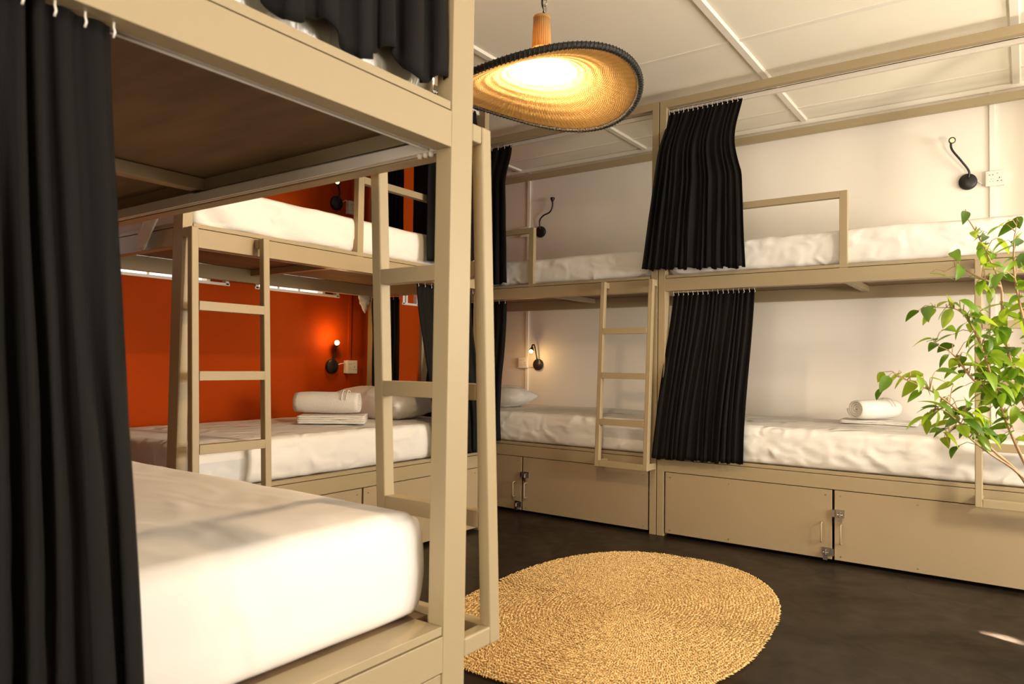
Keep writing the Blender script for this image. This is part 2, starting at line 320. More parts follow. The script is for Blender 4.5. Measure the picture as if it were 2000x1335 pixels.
# ------------------------------------------------------------------ mattresses
def mattress(label, root, x0, x1, y0, y1, z0, z1, group, seed=0, wr=.004, side=.006, mt=SHEET, rad=.026, flip=False, folds=None, name='mattress'):
    """soft slab in bunk-local coordinates, converted to world"""
    sx, sy, sz = x1 - x0, y1 - y0, z1 - z0
    nx, ny, nz = int(sx / .016), int(sy / .02), int(sz / .014)
    verts = {}; bm = BM(); cx, cy = (x0 + x1) / 2, (y0 + y1) / 2
    def P(i, j, k):
        key = (i, j, k)
        if key in verts: return verts[key]
        p = Vector((x0 + sx * i / nx, y0 + sy * j / ny, z0 + sz * k / nz)); r = rad
        c = Vector((min(max(p.x, x0 + r), x1 - r), min(max(p.y, y0 + r), y1 - r), min(max(p.z, z0 + r), z1 - r)))
        d = p - c
        if d.length > 1e-6:
            nrm = d.normalized(); q = c + nrm * r
        else: nrm = Vector((0, 0, 1)); q = p
        # wrinkles: ridged, stretched noise
        s = Vector((seed * 7.3, seed * 3.1, seed))
        if abs(nrm.z) > .6:
            v = noise.noise(Vector((q.x * 3.2, q.y * 9, 0)) + s) * wr * 1.1 + (1 - abs(noise.noise(Vector((q.x * 5 + q.y * 6, q.y * 4 - q.x * 2, 1)) + s)) * 2.2) * wr * .55
        else:
            v = (1 - abs(noise.noise(Vector((q.x * 7 + q.z * 5, q.y * 7, q.z * 20 + q.x * 3)) + s)) * 2.6) * side * .55
            v += (1 - abs(noise.noise(Vector((q.x * 21 - q.z * 9, q.y * 21, q.z * 30 - q.x * 5)) + s)) * 2.2) * side * .45
            h = (q.z - z0) / sz
            v += .012 * math.sin(math.pi * min(1, max(0, h)))            # belly
            if folds: v += folds(q) 
        if k == 0: v *= .3
        q = q + nrm * v
        q.z = max(q.z, z0)
        vv = bm.verts.new(q); verts[key] = vv; return vv
    for i in range(nx):
        for j in range(ny):
            bm.faces.new((P(i, j, nz), P(i + 1, j, nz), P(i + 1, j + 1, nz), P(i, j + 1, nz)))
            bm.faces.new((P(i, j, 0), P(i, j + 1, 0), P(i + 1, j + 1, 0), P(i + 1, j, 0)))
        for k in range(nz):
            bm.faces.new((P(i, 0, k), P(i + 1, 0, k), P(i + 1, 0, k + 1), P(i, 0, k + 1)))
            bm.faces.new((P(i, ny, k), P(i, ny, k + 1), P(i + 1, ny, k + 1), P(i + 1, ny, k)))
    for j in range(ny):
        for k in range(nz):
            bm.faces.new((P(0, j, k), P(0, j, k + 1), P(0, j + 1, k + 1), P(0, j + 1, k)))
            bm.faces.new((P(nx, j, k), P(nx, j + 1, k), P(nx, j + 1, k + 1), P(nx, j, k + 1)))
    o = new(name, bm, mt, None, True)
    o.matrix_world = Matrix.Translation(root.location) @ Matrix.Rotation(root.rotation_euler.z, 4, 'Z')
    tag(o, label, 'mattress', group); return o
G = 'white sheeted mattresses on the bunks'
ZL, ZU = ZLL + .0205, ZUL + .0205
mattress('white mattress with creased sheet on the lower right-hand bunk behind the plant', BR1, .06, 1.87, .022, .93, ZL, .675, G, 1, .006, .007)
mattress('white mattress on the upper right-hand bunk with the guard rail in front of it', BR1, .06, 1.87, .040, .93, ZU, 1.722, G, 2, .006, .006)
mattress('white mattress on the lower corner bunk behind the hanging ladder', BR2, .06, 1.87, .022, .93, ZL, .670, G, 3, .006, .006)
mattress('white mattress on the upper corner bunk seen just below the pendant lamp', BR2, .06, 1.87, .040, .93, ZU, 1.708, G, 4, .004, .004)
mattress('white mattress with pillow and towels on the lower bunk by the orange wall', BL, fxL(1.87), fxL(.06), .022, .93, ZL, .660, G, 5, .003, .003)
def lfold(q):
    return .016 * math.sin((q.x * 16 + q.z * 26) + 2 * noise.noise(Vector((q.x * 4, q.z * 6, 3)))) * max(0, 1 - q.x / 1.1)
mattress('white mattress with a draped diagonal creased sheet on the upper bunk by the orange wall', BL, fxL(1.87), fxL(.06), .042, .93, ZU, 1.712, G, 6, .006, .004, folds=lfold)
mattress('large white mattress on the lower foreground bunk, bright at its near corner', BF, fxF(1.87), fxF(.050), .048, .93, ZL, .690, G, 7, .003, .0018, SMOOTHSHEET, .040)
mattress('plastic wrapped mattress on the upper foreground bunk, glimpsed behind black curtain', BF, fxF(1.87), fxF(.06), .050, .93, ZU, 1.705, G, 8, .004, .004, PLASTIC)
# loose sheet corners hanging from the upper mattress by the orange wall
def sheet_corner(label, pts, parent=None):
    bm = BM(); a = [bm.verts.new(p) for p in pts]
    c = bm.verts.new(sum((Vector(p) for p in pts), Vector()) / len(pts) + Vector((.012, -.008, 0)))
    for i in range(len(a)): bm.faces.new((a[i], a[(i + 1) % len(a)], c))
    bmesh.ops.subdivide_edges(bm, edges=bm.edges[:], cuts=3, use_grid_fill=True)
    for v in bm.verts: v.co += Vector((noise.noise(v.co * 30), noise.noise(v.co * 30 + Vector((5, 0, 0))), 0)) * .012
    o = new('sheet_corner', bm, SHEET, None, True); s = o.modifiers.new('thick', 'SOLIDIFY'); s.thickness = .003
    tag(o, label, 'bed sheet'); return o
sheet_corner('white sheet corner hanging below the upper bunk frame near the black curtain', [(-3.635, 3.27, 1.46), (-3.635, 3.39, 1.46), (-3.635, 3.40, 1.40), (-3.635, 3.375, 1.385), (-3.635, 3.352, 1.325), (-3.635, 3.31, 1.39)])
sheet_corner('white sheet corner hanging over the dark end of the orange-wall bunk', [(-2.93, 1.485, 1.565), (-2.80, 1.485, 1.565), (-2.845, 1.482, 1.51), (-2.90, 1.480, 1.44), (-2.97, 1.480, 1.44), (-2.965, 1.482, 1.50)])

# ------------------------------------------------------------------ curtains
def curtain(label, T0, T1, B0, B1, pleats, amp=(.012, .03), out=None, hem=None, seed=0, rows=34, swing=3.2, edge=None, hookn=True):
    """T0,T1 top corners, B0,B1 bottom corners; amp at top/bottom; out = normal"""
    T0, T1, B0, B1 = map(Vector, (T0, T1, B0, B1)); out = Vector(out).normalized(); n = pleats * 14; bm = BM(); g = []
    ph = [random.uniform(-.9, .9) for _ in range(pleats + 2)]
    for r in range(rows + 1):
        h = r / rows; row = []
        hb = min(1, h * swing); hb = hb * hb * (3 - 2 * hb) - h      # the cloth swings out over the rail soon below the track
        a = T0.lerp(B0, h) + out * (B0 - T0).dot(out) * hb; b = T1.lerp(B1, h) + out * (B1 - T1).dot(out) * hb
        if edge: b = b + (T1 - T0).normalized() * edge(h)
        for c in range(n + 1):
            u = c / n; u2 = min(1, max(0, u + 1.0 / pleats * noise.noise(Vector((u * pleats * .45, h * .6, seed + 3))) * math.sin(math.pi * u))); q = u2 * pleats; i = min(int(q), pleats)
            pj = ph[i] * (1 - (q - i)) + ph[i + 1] * (q - i)
            A = amp[0] + (amp[1] - amp[0]) * min(1, h * 1.5)
            wv = math.sin(2 * math.pi * q + pj * h * 2.0 + seed)
            wv = math.copysign(abs(wv) ** .7, wv) * (.62 + .8 * noise.noise(Vector((q * .9, seed, h))))
            d = A * wv * (1 + .35 * noise.noise(Vector((q * .7, h * 2, seed))))
            sh = .35 * A * math.sin(4 * math.pi * q + seed) * h
            p = a.lerp(b, u) + out * d + (b - a).normalized() * sh
            p += out * .25 * A * noise.noise(Vector((q * 2.1, h * 5, seed + 9)))
            if hem: p.z += hem(u) * h ** 6
            row.append(bm.verts.new(p))
        g.append(row)
    for r in range(rows):
        for c in range(n): bm.faces.new((g[r][c], g[r + 1][c], g[r + 1][c + 1], g[r][c + 1]))
    o = new('curtain', bm, BLACKCLOTH, None, True); s = o.modifiers.new('thick', 'SOLIDIFY'); s.thickness = .0025; s.offset = 0
    tag(o, label, 'curtain', 'black pleated curtains on the bunks')
    hm = None
    for k in range(pleats + 1):
        p = T0.lerp(T1, k / pleats)
        if hm is None:
            b2 = BM(); tube(b2, [(0, 0, .012), (0, 0, -.004), (.004, 0, -.012), (0, 0, -.018)], .0015, 6); q = new('hook', b2, PLAST, o, True); hm = q.data
        else: q = bpy.data.objects.new('hook', hm); COL.objects.link(q); q.parent = o
        q.location = p + out * amp[0] * .9
    return o
YFr = 3.97
def hemr(k, a=.006): return lambda u: a * math.sin(u * k) + a * .6 * math.sin(u * k * 2.3 + 1)
curtain('black pleated curtain on the upper right-hand bunk, flaring over the middle post', (-1.725, YFr + .030, 2.520), (-1.285, YFr + .030, 2.520), (-1.862, YFr - .050, 1.572), (-1.252, YFr - .042, 1.548), 15, (.010, .019), (0, -1, 0), seed=1, edge=lambda h: -.035 * math.sin(math.pi * min(1, h * 2.2)) if h < .45 else 0, hem=hemr(40))
curtain('black pleated curtain on the lower right-hand bunk, between the corner ladder and towel', (-1.70, YFr + .056, 1.435), (-1.222, YFr + .056, 1.435), (-1.795, YFr - .052, .455), (-1.255, YFr - .050, .470), 16, (.010, .019), (0, -1, 0), swing=1.15, seed=2.4, hem=hemr(50, .004))
curtain('black curtain at the left end of the upper corner bunk under the pendant lamp', (-3.62, YFr + .030, 2.520), (-2.895, YFr + .030, 2.520), (-3.60, YFr - .055, 1.55), (-2.865, YFr - .055, 1.545), 13, (.012, .022), (0, -1, 0), seed=3.3, hem=hemr(40))
curtain('black curtain at the left end of the lower corner bunk beside the reading lamp', (-3.62, YFr + .056, 1.435), (-2.945, YFr + .056, 1.435), (-3.60, YFr - .052, .475), (-2.90, YFr - .052, .475), 13, (.012, .022), (0, -1, 0), swing=1.15, seed=4.1)
xl = -2.6626
curtain('black curtain at the far end of the upper orange-wall bunk behind the guard rail', (xl - .030, 2.86, 2.520), (xl - .030, 3.36, 2.520), (xl + .05, 2.87, 1.55), (xl + .05, 3.37, 1.545), 9, (.012, .024), (1, 0, 0), seed=5)
curtain('black curtain at the far end of the lower orange-wall bunk near the pillow', (xl - .056, 2.885, 1.435), (xl - .056, 3.36, 1.435), (xl + .05, 2.95, .48), (xl + .05, 3.38, .48), 9, (.012, .024), (1, 0, 0), swing=1.15, seed=6)
curtain('black curtain hung across the head end behind the pillow of the lower orange-wall bunk', (-3.60, 3.385, 1.43), (-3.34, 3.385, 1.43), (-3.59, 3.40, .50), (-3.36, 3.40, .50), 5, (.010, .014), (0, -1, 0), seed=7)
curtain('narrow black curtain across the head end of the upper orange-wall bunk, next to the wall', (-3.52, 3.385, 2.53), (-3.34, 3.385, 2.53), (-3.52, 3.40, 1.56), (-3.33, 3.40, 1.56), 4, (.010, .014), (0, -1, 0), seed=8)
curtain('wider black curtain across the head end of the upper orange-wall bunk, next to the post', (-3.25, 3.385, 2.53), (-2.78, 3.385, 2.53), (-3.24, 3.40, 1.56), (-2.78, 3.40, 1.56), 7, (.010, .014), (0, -1, 0), seed=9)
xc = -.9537
curtain('large black curtain filling the left edge, on the lower foreground bunk', (xc - .030, .20, 1.44), (xc - .030, .447, 1.44), (xc + .036, .20, .36), (xc + .036, .506, .36), 7, (.010, .026), (1, 0, 0), swing=1.15, seed=10.6, rows=60)
curtain('black curtain hanging on the upper foreground bunk above its plastic wrapped mattress', (xc - .030, .46, 2.53), (xc - .030, 1.09, 2.53), (xc - .020, .46, 1.590), (xc - .020, 1.112, 1.560), 9, (.010, .016), (1, 0, 0), seed=11, hem=lambda u: .022 * math.sin(u * 26 + 1) + .012 * math.sin(u * 9))

# ------------------------------------------------------------------ pillows
def pillow(label, c, lx, ly, h, rz, tilt=0, seed=0):
    bm = BM(); n, mgrid = 40, 28
    for s in (1, -1):
        g = []
        for i in range(n + 1):
            row = []
            for j in range(mgrid + 1):
                u, v = -1 + 2 * i / n, -1 + 2 * j / mgrid
                e = max(0, (1 - abs(u) ** 3.2)) ** .55 * max(0, (1 - abs(v) ** 3.2)) ** .55
                pinch = 1 - .06 * (1 - abs(v)) * abs(u) ** 6 - .0
                x = u * lx / 2 * (1 - .05 * (1 - v * v) * abs(u) ** 3); y = v * ly / 2 * (1 - .07 * (1 - u * u) * abs(v) ** 3)
                z = s * h / 2 * e
                if 0 < e: z += s * .010 * e * noise.noise(Vector((u * 3 + seed, v * 4, s))) + s * .008 * e * (1 - abs(noise.noise(Vector((u * 6 + v * 3, v * 7, seed)))) * 3)
                row.append(bm.verts.new((x, y, z)))
            g.append(row)
        for i in range(n):
            for j in range(mgrid): bm.faces.new((g[i][j], g[i + 1][j], g[i + 1][j + 1], g[i][j + 1]))
    bmesh.ops.remove_doubles(bm, verts=bm.verts, dist=1e-5)
    o = new('pillow', bm, SHEET, None, True); o.location = c; o.rotation_euler = (tilt, 0, rz); tag(o, label, 'pillow'); return o
pillow('plump white pillow at the head of the lower orange-wall bunk, beside rolled towel', (-3.19, 3.09, .668 + .082), .64, .44, .19, .05, 0, 1)
pillow('white pillow at the left end of the lower corner bunk under the lit lamp', (-3.33, 4.42, .676 + .072), .56, .42, .16, .1, 0, 2)
# pressed contact: sink slightly is avoided, the cases just rest on the sheets

# ------------------------------------------------------------------ towels
def roll_towel(label, c, L_, r, rz, turns=4, seed=0):
    bm = BM(); prof = []; n = 18 * turns; outer = []; inner = []
    t = r / (turns + .6)
    for k in range(n + 1):
        a = 2 * math.pi * k / 18; rr = t * .5 + (r - t * .5) * k / n
        prof.append((rr * math.cos(a), rr * math.sin(a)))
    th = t * .40; m_ = 14
    rows = []
    for i in range(m_ + 1):
        x = -L_ / 2 + L_ * i / m_; e = 1 - .10 * (abs(i / m_ - .5) * 2) ** 4
        ro, ri = [], []
        for k, (y, z) in enumerate(prof):
            l = math.hypot(y, z); wob = 1 + .05 * noise.noise(Vector((x * 8, y * 12 + seed, z * 12)))
            xx = x + (.010 * (1 - k / n) * (1 if i in (0,) else 0)) 
            ro.append(bm.verts.new((xx, y / l * (l + th) * e * wob, z / l * (l + th) * e * .93 * wob)))
            ri.append(bm.verts.new((xx, y / l * (l - th) * e * wob, z / l * (l - th) * e * .93 * wob)))
        rows.append((ro, ri))
    for i in range(m_):
        for k in range(n):
            for s in (0, 1):
                bm.faces.new((rows[i][s][k], rows[i + 1][s][k], rows[i + 1][s][k + 1], rows[i][s][k + 1]))
        for k in (0, n):
            bm.faces.new((rows[i][0][k], rows[i + 1][0][k], rows[i + 1][1][k], rows[i][1][k]))
    for i in (0, m_):
        for k in range(n): bm.faces.new((rows[i][0][k], rows[i][0][k + 1], rows[i][1][k + 1], rows[i][1][k]))
    o = new('towel', bm, TOWEL, None, True); o.location = c; o.rotation_euler = (0, 0, rz); tag(o, label, 'towel'); 
    bm = BM()
    for xo in (.06, .085):
        ee = 1 - .10 * (1 - 2 * xo / L_) ** 4
        pts = [(L_ * .5 - xo, (r + th - .0005) * ee * math.cos(a), (r + th - .0005) * ee * .93 * math.sin(a)) for a in [math.pi * k / 12 - .25 for k in range(13)]]
        tube(bm, pts, .0028, 6)
    new('border_stripe', bm, SHEET, o, True)
    return o
def folded(label, c, lx, ly, h, rz, layers=4, seed=0):
    bm = BM(); t = h / layers
    for k in range(layers):
        z0 = k * t; n = 24; g = []
        ins = .004 * random.random()
        for i in range(n + 1):
            x = -lx / 2 + ins + (lx - 2 * ins) * i / n; row = []
            for j in range(13):
                a = math.pi / 2 + math.pi * j / 6 if j <= 6 else None
                if j <= 6: y, z = -ly / 2 + .5 * t * math.cos(math.pi / 2 + math.pi * j / 6) , z0 + t / 2 + .5 * t * math.sin(math.pi / 2 + math.pi * j / 6)
                else: jj = j - 7; y, z = ly / 2 - .01 + .5 * t * math.cos(-math.pi / 2 + math.pi * jj / 5), z0 + t / 2 + .5 * t * math.sin(-math.pi / 2 + math.pi * jj / 5)
                z = max(z0 + .0002, z + .003 * noise.noise(Vector((x * 12, y * 9, k + seed))))
                row.append(bm.verts.new((x, y, z)))
            g.append(row)
        for i in range(n):
            for j in range(13): bm.faces.new((g[i][j], g[i + 1][j], g[i + 1][(j + 1) % 13], g[i][(j + 1) % 13]))
        bm.faces.new(g[0][::-1]); bm.faces.new(g[-1])
    o = new('folded_sheet', bm, TOWEL, None, True, bevel=0); o.location = c; o.rotation_euler = (0, 0, rz); tag(o, label, 'towel'); return o
AR = math.atan2(.583, .812)
folded('folded white towel under the rolled towel on the orange-wall bunk', (-3.06, 2.61, .668), .35, .22, .042, AR + .12, 4, 1)
roll_towel('rolled white towel with ribbed border on the orange-wall bunk, beside the pillow', (-3.10, 2.60, .668 + .043 + .066), .35, .064, AR, 4, 1)
folded('folded white cloth under the spiral rolled towel on the right-hand bunk', (-.69, 4.66, .682), .40, .22, .018, .05, 2, 3)
roll_towel('white towel rolled in a spiral on the right-hand lower bunk', (-.715, 4.66, .682 + .019 + .066), .31, .062, 1.0, 4, 2)

# ------------------------------------------------------------------ reading lamps and sockets
def wall_lamp(label, base, nrm, arm, head_dir, lit=None, ledm=LED):
    base = Vector(base); nrm = Vector(nrm); root = empty('reading_lamp', base); tag(root, label, 'wall lamp', 'black gooseneck reading lamps')
    bm = BM(); lathe(bm, [(.046, 0), (.048, .004), (.047, .020), (.043, .024), (0, .0245)], (0, 0, 0), nrm, 32); new('wall_plate', bm, DARKM, root, True).modifiers.new('e', 'EDGE_SPLIT').split_angle = .9
    pts = cr([Vector(p) for p in arm], 8); bm = BM(); tube(bm, pts, .0062, 10); new('arm', bm, DARKM, root, True)
    e = pts[-1]; hd = Vector(head_dir).normalized()
    bm = BM(); lathe(bm, [(.007, -.018), (.013, -.006), (.018, .006), (.0195, .016), (.018, .017)], e, hd, 20); new('lamp_head', bm, DARKM, root, True)
    if lit:
        bm = BM(); bmesh.ops.create_uvsphere(bm, u_segments=16, v_segments=10, radius=.015, matrix=Matrix.Translation(e + hd * .026)); new('bulb', bm, BULBS, root, True)
        point('reading_light', base + e + hd * .10, lit, (1, .6, .25), .015)
    else:
        bm = BM(); lathe(bm, [(.013, .0165), (.0125, .0185)], e, hd, 20); new('led_disc', bm, ledm, root)
    return root
def P_(base, w_): return w_
# on the orange wall (normal +X)
wall_lamp('lit black reading lamp low on the orange wall above rolled towel', (XL, 3.132, .965), (1, 0, 0), [(.022, 0, .01), (.030, 0, .06), (.035, .006, .11), (.05, 0, .140)], (.6, -.35, .5), lit=1.2)
wall_lamp('black reading lamp high on the orange wall above the upper bunk', (XL, 3.142, 2.045), (1, 0, 0), [(.022, 0, .01), (.03, .006, .05), (.035, -.002, .09), (.06, -.035, .115)], (.5, -.6, .3), ledm=LEDW)
# on the white wall (normal -Y)
wall_lamp('lit black reading lamp low on the white wall in the corner bunk', (-3.313, YB, .995), (0, -1, 0), [(0, -.022, .015), (0, -.04, .08), (-.012, -.05, .155), (-.022, -.06, .165), (-.010, -.09, .15), (-.004, -.10, .13)], (.05, -.4, -.6), lit=.5)
wall_lamp('black reading lamp with S-shaped arm high on the white wall of the corner bunk', (-3.305, YB, 2.111), (0, -1, 0), [(0, -.022, .02), (.005, -.035, .09), (.05, -.05, .125), (.12, -.06, .145), (.145, -.06, .19), (.145, -.06, .245)], (0, .1, 1))
wall_lamp('black reading lamp high on the white wall over the right-hand upper bunk', (-.268, YB, 2.118), (0, -1, 0), [(.004, -.022, .02), (.006, -.03, .06), (-.03, -.05, .12), (-.075, -.06, .19), (-.082, -.06, .23), (-.078, -.065, .245)], (.25, -.9, -.12))
def socket(label, c, nrm, w_=.09, h_=.086, blank=0, side=1):
    c = Vector(c); nx_ = Vector(nrm); ux = Vector((0, 1, 0)) if abs(nx_.x) > .5 else Vector((1, 0, 0))
    root = empty('wall_socket', c); tag(root, label, 'wall socket', 'white universal wall sockets')
    def bb(bm, u0, u1, z0, z1, d0, d1):
        a = ux * u0 + nx_ * d0; b = ux * u1 + nx_ * d1
        bx(bm, min(a.x, b.x), max(a.x, b.x), min(a.y, b.y), max(a.y, b.y), z0, z1)
    bm = BM(); bb(bm, -w_ / 2, w_ / 2, -h_ / 2, h_ / 2, .0, .026); bb(bm, -w_ / 2 - .001, w_ / 2 + .001, -h_ / 2 - .001, h_ / 2 + .001, .026, .034)
    new('back_box', bm, PLAST, root, bevel=.002)
    bm = BM(); bb(bm, -w_ / 2 + .006, w_ / 2 - .006, -h_ / 2 + .006, h_ / 2 - .006, .034, .0352); new('faceplate', bm, PLAST, root)
    for (u, z, a, b_) in ((-.026, .020, .006, .004), (-.010, .020, .006, .004), (.022, .0, .004, .009), (.013, -.018, .007, .004), (.031, -.018, .007, .004), (-.018, -.004, .003, .003), (-.024, -.018, .003, .003), (-.010, -.018, .003, .003), (.012, .026, .008, .0025)):
        bm = BM(); bb(bm, u - a / 2, u + a / 2, z - b_ / 2, z + b_ / 2, .0350, .0358); new('slot', bm, HOLE, root)
    if blank:
        bm = BM(); bb(bm, side * (w_ / 2 + .002), side * (w_ / 2 + blank), -h_ / 2 + .004, h_ / 2 - .004, 0, .012); new('blank_plate', bm, PLAST, root, bevel=.002)
    return root
socket('white socket low on the orange wall beside the lit lamp', (XL, 3.285, .962), (1, 0, 0))
socket('white socket high on the orange wall above the upper mattress', (XL, 3.275, 2.035), (1, 0, 0))
socket('white socket with blank plate, low on the white wall of the corner bunk', (-3.455, YB, 1.009), (0, -1, 0), blank=.10)
socket('white socket high on the white wall, behind the guard rail post', (-3.455, YB, 2.122), (0, -1, 0), blank=.10)
socket('white socket high on the white wall over the right-hand upper bunk', (-.134, YB, 2.117), (0, -1, 0))
def cord(label, pts, r=.003, mt=PLAST):
    bm = BM(); tube(bm, cr(pts, 6), r, 6); tag(new('cord', bm, mt, None, True), label, 'cord')
cord('short white cord from lit lamp to socket low on the orange wall', [(XL + .014, 3.178, .975), (XL + .02, 3.205, .985), (XL + .016, 3.242, .985)])
cord('short white cord looping to the socket high on the orange wall', [(XL + .012, 3.186, 2.06), (XL + .025, 3.21, 2.075), (XL + .02, 3.232, 2.06)])
cord('short pale cord from lamp to socket on the right-hand upper white wall', [(-.222, YB - .01, 2.118), (-.205, YB - .012, 2.10), (-.178, YB - .01, 2.088)])

# ------------------------------------------------------------------ pendant lamp
pend = empty('pendant_lamp', (LAMP.x, LAMP.y, 0)); tag(pend, 'woven reed pendant lamp with wavy wide brim and dark rim, lit', 'pendant lamp')
TH0 = math.atan2(-LAMP.y, -LAMP.x)      # azimuth from lamp towards the camera side
def brim(r, th):
    f = max(0, (r - .06) / .27); a = th - TH0
    return .036 * math.sin(2 * a) * f ** 1.6 * (-1) * -1
def zprof(r):
    return 1.92 + .125 * max(0, (.33 - r) / .33) ** 1.35 + .05 * math.exp(-(r - .026) / .02)
ns, nr = 288, 74
bm = BM(); g = []
for i in range(nr + 1):
    t = i / nr; r = .027 + (.33 - .027) * t ** .85; row = []
    for k in range(ns):
        th = 2 * math.pi * k / ns; weave = .0012 * (1 if ((k // 2) + i) % 2 else -1) * min(1, r / .1)
        row.append(bm.verts.new((r * math.cos(th), r * math.sin(th), zprof(r) + brim(r, th) + weave)))
    g.append(row)
for i in range(nr):
    for k in range(ns): bm.faces.new((g[i][k], g[i][(k + 1) % ns], g[i + 1][(k + 1) % ns], g[i + 1][k]))
shade = new('shade', bm, REED, pend, True); s = shade.modifiers.new('t', 'SOLIDIFY'); s.thickness = .0025
# woven colour: radial warp canes crossed by fine weft strands
nt = REED.node_tree; N = nt.nodes; L = nt.links; tc = N.new('ShaderNodeTexCoord'); sx_ = N.new('ShaderNodeSeparateXYZ'); L.new(tc.outputs['Object'], sx_.inputs[0])
def mth(op, a, b=None):
    n = N.new('ShaderNodeMath'); n.operation = op
    for i, v in enumerate((a, b)):
        if v is None: continue
        if isinstance(v, (int, float)): n.inputs[i].default_value = v
        else: L.new(v, n.inputs[i])
    return n.outputs[0]
ang = mth('ARCTAN2', sx_.outputs[1], sx_.outputs[0]); rad_ = mth('SQRT', mth('ADD', mth('MULTIPLY', sx_.outputs[0], sx_.outputs[0]), mth('MULTIPLY', sx_.outputs[1], sx_.outputs[1])))
wp = mth('SINE', mth('MULTIPLY', ang, 72)); wf = mth('SINE', mth('MULTIPLY', rad_, 1000)); wv_ = mth('ADD', mth('MULTIPLY', wp, wf), mth('MULTIPLY', wp, .5))
nz = N.new('ShaderNodeTexNoise'); nz.inputs['Scale'].default_value = 3; nz.inputs['Detail'].default_value = 6
cb = N.new('ShaderNodeCombineXYZ'); L.new(mth('MULTIPLY', ang, 7), cb.inputs[0]); L.new(mth('MULTIPLY', rad_, 12), cb.inputs[1]); L.new(cb.outputs[0], nz.inputs['Vector'])
fac = mth('ADD', mth('MULTIPLY', wv_, .26), nz.outputs['Fac'])
rp = N.new('ShaderNodeValToRGB'); rp.color_ramp.elements[0].position = .18; rp.color_ramp.elements[1].position = .8
rp.color_ramp.elements[0].color = (.46, .27, .085, 1); rp.color_ramp.elements[1].color = (.86, .66, .33, 1)
L.new(fac, rp.inputs[0]); L.new(rp.outputs[0], N['Principled BSDF'].inputs['Base Color'])
bp_ = N.new('ShaderNodeBump'); bp_.inputs['Strength'].default_value = .6; bp_.inputs['Distance'].default_value = .0015; L.new(wv_, bp_.inputs['Height']); L.new(bp_.outputs[0], N['Principled BSDF'].inputs['Normal'])
bm = BM()
for k in range(26):      # neck of upright canes
    th = 2 * math.pi * k / 26
    tube(bm, [((.0255 + .004 * q) * math.cos(th), (.0255 + .004 * q) * math.sin(th), 2.175 - .105 * q) for q in (0, .33, .66, 1)], .0034, 6)
lathe(bm, [(.029, 0), (.030, .006), (.028, .010), (.010, .011)], (0, 0, 2.170), None, 24)
new('neck', bm, REED, pend, True)
bm = BM()
pts = [(.331 * math.cos(a), .331 * math.sin(a), zprof(.331) + brim(.33, a)) for a in [2 * math.pi * k / 96 for k in range(97)]]
tube(bm, pts, .0105, 8, cap=False)
for k in range(150):
    a = 2 * math.pi * k / 150; c = Vector((.331 * math.cos(a), .331 * math.sin(a), zprof(.331) + brim(.33, a)))
    tn = Vector((-math.sin(a), math.cos(a), 0)); rd = Vector((math.cos(a), math.sin(a), 0))
    tube(bm, [c + (rd * math.cos(q) + Vector((0, 0, 1)) * math.sin(q)) * .0112 + tn * .005 * q / 3 for q in (-2, -1, 0, 1, 2, 3, 4)], .0018, 4, cap=False)
new('rim_binding', bm, RIM, pend, True)
bm = BM(); bmesh.ops.create_uvsphere(bm, u_segments=24, v_segments=16, radius=.03, matrix=Matrix.Translation((0, 0, 2.012))); new('bulb', bm, BULB, pend, True)
bm = BM(); lathe(bm, [(.014, 2.036), (.015, 2.08), (.012, 2.09)], (0, 0, 0), None, 16); new('bulb_holder', bm, DARKM, pend, True)
bm = BM(); tube(bm, cr([(0, 0, 2.175), (.008, 0, 2.20), (-.002, .004, 2.23), (.004, 0, 2.30), (-.003, 0, 2.42), (0, 0, 2.655)], 8), .0035, 8); new('flex', bm, DARKM, pend, True)
bm = BM()
for k in range(21):
    zc = 2.205 + k * .0215; ax = (1, 0) if k % 2 else (0, 1)
    pts = [(ax[0] * .008 * math.cos(q) + .012, ax[1] * .008 * math.cos(q), zc + .014 * math.sin(q)) for q in [2 * math.pi * j / 12 for j in range(13)]]
    tube(bm, pts, .0018, 5, cap=False)
new('chain', bm, STEEL, pend, True)
bm = BM(); lathe(bm, [(.04, 0), (.04, .012), (.012, .02)], (0, 0, 2.67), (0, 0, -1), 24); new('ceiling_rose', bm, DARKM, pend, True)

# ------------------------------------------------------------------ added fill lamp, body for the unseen fill light
fl = empty('added_fill_lamp', (1.15, 2.85, 0)); tag(fl, 'added fill lamp on a black pole with a bare lit bulb, right of the ficus, outside the photograph', 'floor lamp')
bm = BM(); lathe(bm, [(.14, 0), (.14, .012), (.02, .02), (.012, .03)], (0, 0, 0), None, 32); new('base', bm, DARKM, fl, True)
bm = BM(); tube(bm, [(0, 0, .02), (0, 0, 1.305)], .010, 12); new('pole', bm, DARKM, fl, True)
bm = BM(); bmesh.ops.create_uvsphere(bm, u_segments=24, v_segments=16, radius=.05, matrix=Matrix.Translation((0, 0, 1.35))); new('globe', bm, GLOBE, fl, True)
# ------------------------------------------------------------------ rug
rc = Vector((-1.369, 2.693, 0)); rug = empty('rug', rc); tag(rug, 'oval braided natural straw rug on the dark floor', 'rug')
RA, RB, RANG = .869, .593, 1.6475
def rugpt(t, s, z=0):
    a = RA * s; b = RB * s; e = 2.44 * s + 2 * (1 - s)
    c, sn = math.cos(t), math.sin(t)
    x = math.copysign(abs(c) ** (2 / e), c) * a; y = math.copysign(abs(sn) ** (2 / e), sn) * b
    wob = 1 + .012 * math.sin(3 * t + 1) * s
    x *= wob; y *= wob
    return Vector((x * math.cos(RANG) - y * math.sin(RANG), x * math.sin(RANG) + y * math.cos(RANG), z))
bm = BM(); ring = [rugpt(2 * math.pi * k / 90, .99) for k in range(90)]
prism(bm, [(p.x, p.y, .001) for p in ring], [(p.x, p.y, .007) for p in ring]); new('rug_backing', bm, STRAWD, rug)
